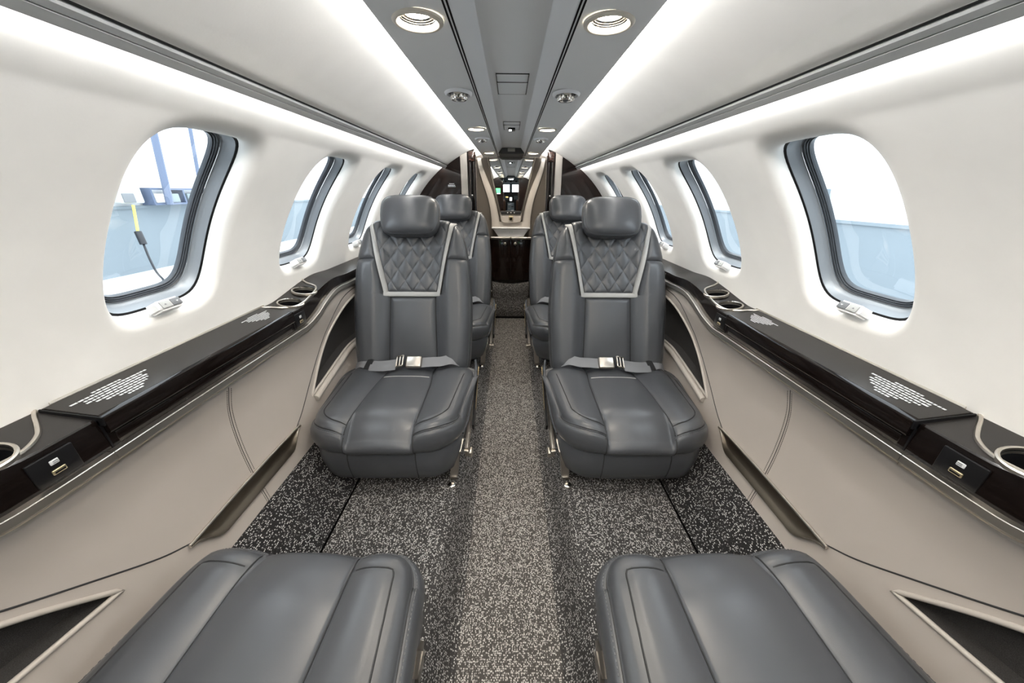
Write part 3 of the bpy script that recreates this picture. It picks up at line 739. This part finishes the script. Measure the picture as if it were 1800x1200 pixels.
    obj('webbing', webgeo([(.05, .226, .300), (.09, .232, .300), (.125, .242, .297), (.165, .254, .300), (.196, .268, .283)], .044), 'webbing', b)
    obj('webbing', webgeo([(-.16, .222, .279), (-.10, .212, .283), (-.05, .212, .289)], .030), 'webbing', b)
    g = webgeo([(-.178, .242, .2865), (-.155, .236, .2855)], .046, .0035); obj('keeper', g, 'black_web', b)
    rot = Matrix.Rotation(rad(38), 3, 'X') @ Matrix.Rotation(rad(0), 3, 'Y')
    g = G(); g.rbox((.022, .222, .305), (.062, .050, .019), .006, 3, rot); bu = obj('buckle', g, 'nickel', b); bu['label'] = 'satin metal lift buckle'
    g = G(); g.rbox((.028, .2165, .314), (.050, .042, .004), .0015, 2, rot); obj('buckle_flap', g, 'chrome', bu) if False else None
    g = G(); r2 = rot @ Matrix.Rotation(rad(-22), 3, 'Y')
    for q in (-1, 1): g.rbox(Vector((-.034, .222, .309))+rot @ Vector((0, q*.022, 0)), (.030, .006, .009), .002, 2, r2)
    for q in (-.013, .0, .013): g.rbox(Vector((-.034+q, .222, .309+q*.35)), (.006, .046, .007), .002, 2, rot)
    obj('tongue_frame', g, 'nickel', bu)
    # --- pedestal, rails, leg, lever (aisle side is +x)
    g = G(); g.rbox((0, .09, .048), (.34, .30, .090), .02); obj('pedestal', g, 'black', t)
    for sx in (-1, 1):
        g = G()
        sec = [(-.090, .0), (-.098, .018), (-.096, .085), (-.085, .120), (-.055, .150)]
        g.grid(lambda i, j: (sx*(.207+.026*(i/4)**1.5+(-.013, .013, .013, -.013)[j]), sec[i][0]+(0, 0, .040, .040)[j], sec[i][1]), 5, 4, cj=True); g.f += [(0, 1, 2, 3), (16, 17, 18, 19)]; obj('leg', g, 'nickel', t, angle=25)
        g = G(); g.lathe([(.0005, .010), (.008, .010), (.013, .006), (.014, 0)], (sx*.205, -.118, .0), 16); obj('floor_stud', g, 'chrome', t)
    if not lever: return t
    g = G(); g.prism([(.27, .235), (.27, .205), (.10, .135), (-.03, .105), (-.085, .10), (-.085, .135), (.0, .165), (.12, .200)], .252, .262, axis='x'); o = obj('side_plate', g, 'nickel', t)
    g = G(); g.tube(spline([(.262, .285, .285), (.2655, .255, .245), (.2645, .17, .228), (.2600, .08, .206), (.2540, .00, .186), (.2440, -.06, .178)], 30), .0048, 8); obj('side_piping', g, 'leather', t)
    g = G(); g.prism([(.285, .262), (.285, .215), (.04, .115), (.02, .150)], .266, .274, axis='x'); obj('side_bracket', g, 'black', t)
    g = G(); g.prism([(.280, .256), (.280, .242), (.10, .160), (.10, .168)], .2742, .2755, axis='x'); obj('brass_insert', g, 'brass', t)
    g = G(); g.tube([(.250, -.085, .125), (.266, -.088, .123)], .005, 10); g.rbox((.272, -.090, .123), (.014, .034, .022), .005); obj('recline_lever', g, 'nickel', t)
    return t
def webgeo(path, width, th=.0022):
    g = G(); P = spline(path, 18 if len(path) > 2 else 4); n = len(P); V = [Vector(p) for p in P]
    ax = Vector((0, -cos(rad(33)), -sin(rad(33)))) * -1
    def W(i, j):
        a, b = V[max(0, i-1)], V[min(n-1, i+1)]; tn = (b-a).normalized(); sd = (ax-tn*ax.dot(tn)).normalized(); nm = tn.cross(sd)
        if nm.y > 0: nm = -nm
        q = [(-.5, 0), (-.5, 1), (-.17, 1.25), (.17, 1.25), (.5, 1), (.5, 0), (0, -.2)][j]; return V[i]+sd*width*q[0]+nm*th*q[1]
    g.grid(W, n, 7, cj=True); k = len(g.v); g.f += [tuple(range(7)), tuple(range(k-7, k))]; return g

proto = make_seat(); proto2 = make_seat(.045, .004, .15, False, .024)
SEATS = [
    (-.407, 1.000, .5, 1, 'nearer grey leather seat facing the camera, left of the aisle'),
    (.405, 1.000, -.5, -1, 'nearer grey leather seat facing the camera, right of the aisle'),
    (-.372, 1.880, 0, 1, 'farther grey leather seat left of the aisle, half hidden behind another seat'),
    (.366, 1.880, 0, -1, 'farther grey leather seat right of the aisle, half hidden behind another seat'),
    (-.408, .305, 178, -1, 'grey leather seat at the bottom left, only its cushion showing, back to the camera'),
    (.408, .305, -178, 1, 'grey leather seat at the bottom right, only its cushion showing, back to the camera'),
]
for i, (x, y, a, mir, lab) in enumerate(SEATS):
    o = (proto, None, None, None, proto2, None)[i] or copy_tree(proto2 if i > 3 else proto)
    o.location = (x, y, FZ); o.rotation_euler.z = rad(a); o.scale = (mir, 1, 1)
    o['label'] = lab; o['group'] = 'grey leather cabin seats'

# ------------------------------------------------------------------ aft partition
def circ_x(z): return sqrt(max(0, RR*RR-(z-ZC)**2))
for s, sd in ((-1, 'left'), (1, 'right')):
    t = struct('wall_aft_%s' % sd, label='glossy dark wood partition at the cabin end, %s of the doorway' % sd)
    zs = lin(-1.02, .262, 40)
    g = G(); g.grid(lambda i, j: (s*(.337, max(.338, circ_x(zs[i])+.004))[j], YB, zs[i]), 40, 2); obj('wood_panel', g, 'wood', t)
    g = G(); g.rbox((s*.313, YB-.001, -.38), (.045, .010, 1.30), .002); obj('pale_strip', g, 'beige2', t)
    g = G(); g.rbox((s*.276, YB+.03, -.38), (.026, .075, 1.30), .006); obj('outer_jamb', g, 'wood', t)
    g = G(); g.rbox((s*.249, YB+.035, -.385), (.026, .085, 1.29), .010, 4); obj('inner_jamb', g, 'wood', t)
    g = G(); g.rbox((s*.262, YB+.02, .215), (.040, .072, .060), .006); obj('jamb_head', g, 'wood_edge', t)
    g = G(); g.rbox((s*.262, YB-.012, .10), (.004, .005, .50), .001); obj('jamb_bead', g, 'black', t)
    g = G(); g.rbox((s*.262, YB-.018, -.02), (.010, .010, .014), .003); obj('latch', g, 'chrome', t)
    g = G(); g.box((s*.40, YB+.075, -.38), (.28, .02, 1.30)); obj('rear_face', g, 'taupe', t)
    if s < 0:
        g = G(); rnd = random.Random(2)
        for r, Lr in enumerate((.034, .050, .050)):
            x = -.400-Lr/2
            while x < -.400+Lr/2-.002:
                wl = rnd.choice((.005, .007, .009)); g.box((x+wl/2, YB-.001, .052-.0075*r-(.002 if r else 0)), (wl, .001, .0042)); x += wl+.0016
        o = obj('printed_notice', g, 'print', t, smooth=False); o['kind'] = 'stuff'

# ------------------------------------------------------------------ vestibule end wall with mirror
YE = 2.95
g = G(); g.box((0, YE+.03, -.35), (1.56, .05, 1.4)); EW = struct('wall_back', g, 'taupe', label='taupe fabric end wall behind the vanity', smooth=False)
for s in (-1, 1):
    o_ = spline([(.262, .240), (.250, .165), (.224, .077), (.182, -.052), (.161, -.177), (.159, -.262)], 30)
    i_ = spline([(.232, .240), (.220, .185), (.196, .125), (.138, -.016), (.104, -.148), (.086, -.262)], 30)
    g = G()
    def A(i, j):
        f, y = ((0, 0), (.03, -.012), (.1, -.014), (.9, -.014), (.97, -.012), (1, 0))[j]
        return (s*(o_[i][0]+(i_[i][0]-o_[i][0])*f), YE+y, o_[i][1]+(i_[i][1]-o_[i][1])*f)
    g.grid(A, 30, 6); obj('beige_arch', g, 'beige2', EW)
g = G(); g.rbox((0, YE-.006, -.248), (.30, .012, .060), .003); obj('beige_arch', g, 'beige2', EW)
t = thing('vanity_mirror', 'tapered v shaped mirror on the end wall above the basin', 'mirror', (0, YE-.02, -.22))
mp = [(-.172, .243), (.172, .243), (.080, -.143), (-.080, -.143)]
g = G(); g.prism(mp, YE-.022, YE-.018); obj('mirror_glass', g, 'mirror', t, smooth=False)
op = [(-.180, .246), (-.135, .045), (-.092, -.150), (-.084, -.195), (-.072, -.215), (-.050, -.222), (.050, -.222), (.072, -.215), (.084, -.195), (.092, -.150), (.135, .045), (.180, .246)]
g = G(); g.tube([(x, YE-.022, z) for x, z in op], .0055, 8); obj('mirror_frame', g, 'nickel', t)
g = G(); q = [(-.090, -.148), (-.084, -.195), (-.072, -.213), (-.050, -.220), (.050, -.220), (.072, -.213), (.084, -.195), (.090, -.148)]; g.prism(q, YE-.022, YE-.012); ip = obj('lower_insert', g, 'beige2', t)
g = G(); g.rbox((0, YE-.024, -.188), (.034, .012, .030), .003); obj('latch_plate', g, 'gold', ip)
g = G(); g.rbox((0, YE-.031, -.193), (.020, .010, .020), .003); obj('latch', g, 'black', ip)
g = G(); g.rbox((0, YE-.026, -.147), (.162, .010, .024), .003); cp = obj('control_strip', g, 'cockpit', t)
for k in (-1, 0, 1):
    g = G(); g.lathe([(.0042, 0), (.004, -.003), (.0002, -.0035)], (k*.027, YE-.031, -.147), 12, axis='y'); obj('white_button', g, 'whitepl', cp)
for s in (-1, 1):      # dark reveal between mirror and arch
    g = G(); o_ = [(.226, .24), (.192, .115), (.133, -.025), (.100, -.15), (.084, -.225)]; i_ = [(.180, .243), (.158, .145), (.120, -.02), (.095, -.145), (.080, -.212)]
    g.grid(lambda i, j: (s*(o_ if j == 0 else i_)[i][0], YE-(.006, .018)[j], (o_ if j == 0 else i_)[i][1]), 5, 2); obj('dark_reveal', g, 'taupe', t)

t = thing('vanity_cabinet', 'dark gloss vanity cabinet with two round knobs under the basin', 'cabinet', (0, YE-.03, -.69))
g = G(); g.rbox((.02, YE-.018, -.52), (.39, .055, .345), .003); obj('carcass', g, 'wood', t)
for x, sg in ((-.0835, 1), (.1025, -1)):
    g = G(); g.rbox((x, YE-.050, -.520), (.160 if sg > 0 else .200, .012, .335), .003); dr = obj('door', g, 'wood', t)
    kx = -.048 if sg > 0 else .037
    g = G(); g.lathe([(.0005, -.022), (.008, -.021), (.0125, -.016), (.0125, -.011), (.006, -.006), (.005, 0)], (kx, YE-.056, -.384), 20, axis='y'); obj('knob', g, 'metal', dr)
for x, L in ((-.0835, .163), (.1025, .205)):
    g = G(); g.rbox((x, YE-.045, -.3385), (L, .075, .019), .006); obj('counter_edge', g, 'metal', t)
t = thing('wash_basin', 'small white trapezoid wash basin on the vanity counter below the mirror', 'basin', (0, YE-.05, -.328))
g = G(); a, b = YE-.082, YE-.008
V = [(-.150, a, -.258), (.150, a, -.258), (.150, b, -.258), (-.150, b, -.258), (-.100, a+.012, -.328), (.100, a+.012, -.328), (.100, b, -.328), (-.100, b, -.328),
     (-.143, a+.008, -.258), (.143, a+.008, -.258), (.143, b-.006, -.258), (-.143, b-.006, -.258), (-.095, a+.022, -.318), (.095, a+.022, -.318), (.095, b-.008, -.318), (-.095, b-.008, -.318)]
g.add(V, [(0, 1, 5, 4), (1, 2, 6, 5), (2, 3, 7, 6), (3, 0, 4, 7), (4, 5, 6, 7), (0, 8, 9, 1), (1, 9, 10, 2), (2, 10, 11, 3), (3, 11, 8, 0), (8, 12, 13, 9), (9, 13, 14, 10), (10, 14, 15, 11), (11, 15, 12, 8), (12, 15, 14, 13)])
obj('bowl', g, 'whitepl', t, smooth=False)
g = G(); g.rbox((0, a-.002, -.2605), (.310, .014, .012), .005); obj('rim', g, 'whitepl', t)
g = G()
for sg in (-1, 1): g.rbox((sg*.009, a+.003, -.292), (.008, .003, .012), .0014)
obj('rim_mark', g, 'print', t)
# carpeted step below the cabinet
g = G(); nn = 24
def stp(i, j):
    x = -.155+.310*i/(nn-1); zt = -.700-.022*(1-(x/.155)**2); p = [(YE+.0, zt), (2.893, zt), (2.884, zt-.003), (2.880, zt-.010), (2.876, -.9), (2.874, -1.006), (2.885, -1.012), (YE, -1.012)][j]; return (x, p[0], p[1])
g.grid(stp, nn, 8); g.f += [tuple(range(8)), tuple(range((nn-1)*8, nn*8))]
t = thing('carpeted_step', 'dark speckled carpet covered step box at the end of the aisle', 'step', (0, 2.9, AZ))
obj('carpet_cover', g, 'carpet', t, angle=50)
g = G(); g.box((0, 2.915, -1.021), (.29, .06, .02)); obj('toe_kick', g, 'black', t)
for s, sd in ((-1, 'left'), (1, 'right')):       # carpet kerb ends either side of the step
    g = G(); g.rbox((s*.165, 2.70, -.93), (.055, .32, .20), .02, 4); tag(obj('carpet_kerb', g, 'carpet_aisle'), 'short pale carpet covered kerb at the %s end of the aisle' % sd, 'kerb')
t = thing('tether_rod', 'thin upright metal rod with a small catch left of the carpeted step', 'rod', (-.160, 2.74, -.83))
g = G(); g.tube([(-.160, 2.72, -.835), (-.160, 2.72, -.60)], .0028, 8); obj('rod', g, 'nickel', t)
g = G(); g.rbox((-.160, 2.715, -.735), (.020, .010, .012), .003); obj('catch', g, 'metal', t)
# side-facing aft seat on the right, mostly hidden
t = thing('side_armchair', 'small grey seat with pale strip in front of the vanity, right of the aisle', 'seat', (.28, 2.78, -1.0))
g = G(); g.rbox((.262, 2.76, -.47), (.15, .16, .20), .05, 5); obj('backrest', g, 'leather', t)
g = G(); g.rbox((.262, 2.757, -.555), (.152, .166, .020), .006); obj('accent_strip', g, 'accent', t)
g = G(); g.rbox((.262, 2.76, -.72), (.165, .20, .20), .05, 5); obj('cushion', g, 'leather', t)
g = G(); g.rbox((.262, 2.78, -.91), (.13, .17, .19), .01); obj('base', g, 'black', t)

# ------------------------------------------------------------------ forward end and cockpit (seen in the mirror)
FP = struct('wall_front', label='dark wood forward partition with a wide cockpit doorway')
for s in (-1, 1):
    zs = lin(-1.02, .262, 40)
    g = G(); g.grid(lambda i, j: (s*(.165, max(.17, circ_x(zs[i])+.004))[j], YF, zs[i]), 40, 2); obj('wood_panel', g, 'wood', FP)
    g = G(); g.rbox((s*.155, YF-.03, -.39), (.03, .07, 1.28), .006); obj('jamb', g, 'wood', FP)
    g = G(); g.grid(lambda i, j: shell(-2+145*j/30, (YF, -2.6)[i], s, .002), 2, 31); struct('wall_cockpit_'+('left' if s < 0 else 'right'), g, 'bluegrey')
t = thing('cabin_display', 'bright green display screen on the forward wood partition', 'screen', (-.235, YF+.01, 0))
g = G(); g.rbox((-.235, YF+.008, .025), (.094, .012, .105), .004); obj('bezel', g, 'cockpit', t)
g = G(); g.box((-.235, YF+.0145, .030), (.082, .002, .085)); obj('screen', g, 'green', t)
g = G(); g.box((-.235, YF+.0145, -.019), (.082, .002, .010)); obj('lower_bar', g, 'whitescr', t)
CW = struct('wall_cockpit_front', label='grey cockpit front with two bright windscreens')
yw_ = -2.46
g = G()
for a, b, c, d in ((-.8, .8, .165, .35), (-.8, .8, -1.05, .010), (-.8, -.185, .010, .165), (-.028, .028, .010, .165), (.185, .8, .010, .165)): g.box(((a+b)/2, yw_, (c+d)/2), (b-a, .04, d-c))
obj('windscreen_frame', g, 'bluegrey', CW, smooth=False)
for s in (-1, 1):
    g = G(); g.box((s*.1065, yw_, .0875), (.157, .004, .155)); obj('windscreen', g, 'glass', CW)
t = thing('overhead_console', 'grey cockpit overhead panel with round air outlets', 'panel', (0, -2.1, .2))
g = G(); g.rbox((0, -2.16, .215), (.34, .35, .05), .01); obj('panel', g, 'bluegrey', t)
for x in (-.11, 0, .11):
    g = G(); g.lathe([(.0005, .012), (.016, .010), (.018, 0)], (x, -1.987, .212), 16, axis='y'); obj('air_outlet', g, 'cockpit', t)
t = thing('cockpit_dashboard', 'black cockpit instrument panel with glareshield and lit displays', 'panel', (0, -2.3, -.3))
g = G(); g.prism([(-.30, -.36), (-.30, -.02), (-.20, .012), (.20, .012), (.30, -.02), (.30, -.36)], -2.39, -2.29); obj('glareshield', g, 'cockpit', t)
for x, z, w_, h, mm in ((-.12, -.10, .11, .08, 'cyan'), (.12, -.10, .11, .08, 'cyan'), (0, -.13, .05, .07, 'whitescr'), (-.085, -.09, .05, .02, 'amber')):
    g = G(); g.box((x, -2.288, z), (w_, .003, h)); obj('display', g, mm if z != -.10 else 'bluegrey', t)
t = thing('cockpit_fill_lamp', 'small square white lamp added on the cockpit ceiling to brighten it', 'lamp', (0, -1.5, .25))  # added lamp, brightens the cockpit reflected in the mirror
g = G(); g.rbox((0, -1.5, .255), (.12, .12, .03), .008); obj('lamp_housing', g, 'whitepl', t)
g = G(); g.rbox((0, -1.5, .238), (.09, .09, .008), .003); obj('lens', g, 'led', t)
t = thing('centre_pedestal', 'black cockpit pedestal with pale keypads between the pilot seats', 'pedestal', (0, -2.0, -1.0))
g = G(); g.prism([(-2.29, -.20), (-1.66, -.46), (-1.66, -1.02), (-2.29, -1.02)], -.075, .075, axis='x'); obj('body', g, 'bluegrey', t, smooth=False)
for k in range(6):
    y = -2.19+.09*k; z = -.20-(y+2.29)*.4127+.003
    g = G(); g.box(((k % 2-.5)*.07, y, z), (.05, .05, .006), Matrix.Rotation(rad(-22.4), 3, 'X')); obj('keypad', g, ('whitepl', 'cockpit', 'greybtn')[k % 3], t)
for s, sd in ((-1, 'left'), (1, 'right')):
    t = thing('pilot_armchair', 'brown leather pilot seat on the %s of the cockpit' % sd, 'seat', (s*.20, -1.76, -.93), 'pilot seats')
    g = G(); g.rbox((s*.215, -1.69, -.40), (.22, .11, .56), .05, 5, Matrix.Rotation(rad(-8), 3, 'X')); obj('backrest', g, 'brown', t)
    g = G(); g.rbox((s*.215, -1.88, -.69), (.24, .38, .12), .04, 4); obj('cushion', g, 'brown', t)
    g = G(); g.rbox((s*.215, -1.66, -.06), (.15, .09, .14), .035, 4); obj('headrest', g, 'brown', t)
    g = G(); g.rbox((s*.215, -1.86, -.85), (.18, .28, .22), .01); obj('base', g, 'cockpit', t)
g = G(); g.box((0, -1.85, -1.035), (1.4, 1.6, .05)); struct('floor_cockpit', g, 'carpet')

# ------------------------------------------------------------------ outside: hangar, wings, cables
g = G(); g.box((0, 1.0, -2.10), (60, 90, .1)); struct('floor_hangar', g, 'hangar_floor')
for s, sd, x, zb in ((-1, 'left', 10.0, -.43), (1, 'right', 8.0, -.58)):
    t = struct('wall_hangar_%s' % sd, label='hangar wall outside the %s windows, grey below and white above' % sd)
    g = G(); g.box((s*(x+.1), 4.0, (zb-2.06)/2), (.2, 60, zb+2.06)); obj('lower_band', g, 'hangar_grey', t, smooth=False)
    g = G(); g.box((s*(x+.13), 4.0, zb+3.0), (.16, 60, 6.0)); obj('upper_band', g, 'hangar_white', t, smooth=False)
    g = G(); g.box((s*(x-.02), 4.0, zb), (.06, 60, .07)); obj('ledge_rail', g, 'hangar_grey', t, smooth=False)
t = thing('outlet_box', 'white power outlet box with yellow cord on the hangar wall, left windows', 'outlet', (-9.85, 9.5, -.1))
g = G(); g.rbox((-9.85, 9.55, -.04), (.26, .60, .58), .04); obj('housing', g, 'greybtn', t)
g = G(); g.rbox((-9.71, 9.45, -.20), (.03, .30, .22), .015); obj('socket_cover', g, 'dkbtn', t)
g = G(); g.tube(spline([(-9.68, 9.45, -.36), (-9.70, 9.40, -.66), (-9.6, 9.22, -1.0)], 16), .03, 8); obj('yellow_cord', g, 'yellow', t)
g = G(); g.tube([(-9.6, 9.22, -1.0), (-9.55, 9.18, -1.14), (-9.52, 9.16, -1.30)], .075, 10); obj('connector', g, 'blackrub', t)
g = G(); g.tube(spline([(-9.52, 9.16, -1.3), (-9.25, 8.9, -1.62), (-8.9, 8.6, -1.90), (-8.5, 8.3, -2.02), (-7.9, 7.7, -2.03), (-7.2, 6.9, -2.03)], 30), .024, 8); obj('black_cord', g, 'blackrub', t)
for (y0, z0, y1, z1), lab in (((10.28, -.38, 10.72, 2.4), 'nearer'), ((11.86, .045, 12.35, 2.6), 'farther')):
    g = G(); xs_ = -9.5 if lab == 'nearer' else -9.8; z0 += .013 if lab == 'farther' else 0; g.tube([(xs_, y0, z0), (xs_, y1, z1)], .085 if lab == 'nearer' else .05, 8); tag(obj('hangar_stay', g, 'steel'), '%s dark slanted steel stay outside the nearest left window' % lab, 'stay')
t = thing('parts_rack', 'low steel rack of pale bins on the hangar wall outside the nearest left window', 'rack', (-9.8, 11.0, -.38))
for z in (-.36, .02):
    g = G(); g.box((-9.8, 11.0, z), (.35, 2.0, .05)); obj('shelf', g, 'steel', t, smooth=False)
for y in (10.02, 11.0, 11.98):
    g = G(); g.box((-9.8, y, -.17), (.33, .05, .42)); obj('upright', g, 'steel', t, smooth=False)
for y, m_ in ((10.28, 'whitepl'), (10.70, 'bluegrey'), (11.3, 'bluegrey'), (11.7, 'greybtn')):
    g = G(); g.rbox((-9.8, y, -.215), (.26, .32, .24), .02); obj('bin', g, m_, t)
t = thing('hangar_cabinet', 'pale blue grey cabinet with a white notice outside the nearest right window', 'cabinet', (7.7, 9.4, -2.05))
g = G(); g.rbox((7.75, 9.75, -.95), (.45, 1.0, 2.2), .03); obj('body', g, 'hangar_grey', t)
g = G(); g.rbox((7.51, 9.45, -.35), (.02, .34, .30), .004); pn = obj('notice', g, 'whitepl', t)
for k in range(3):
    g = G(); g.box((7.497, 9.45, -.27-.08*k), (.004, .26, .03)); obj('notice_line', g, 'hangar_grey', pn)

# ------------------------------------------------------------------ lift everything so the aisle carpet is at z = 0
for o in SC.objects:
    if o.parent is None: o.location.z += ZO
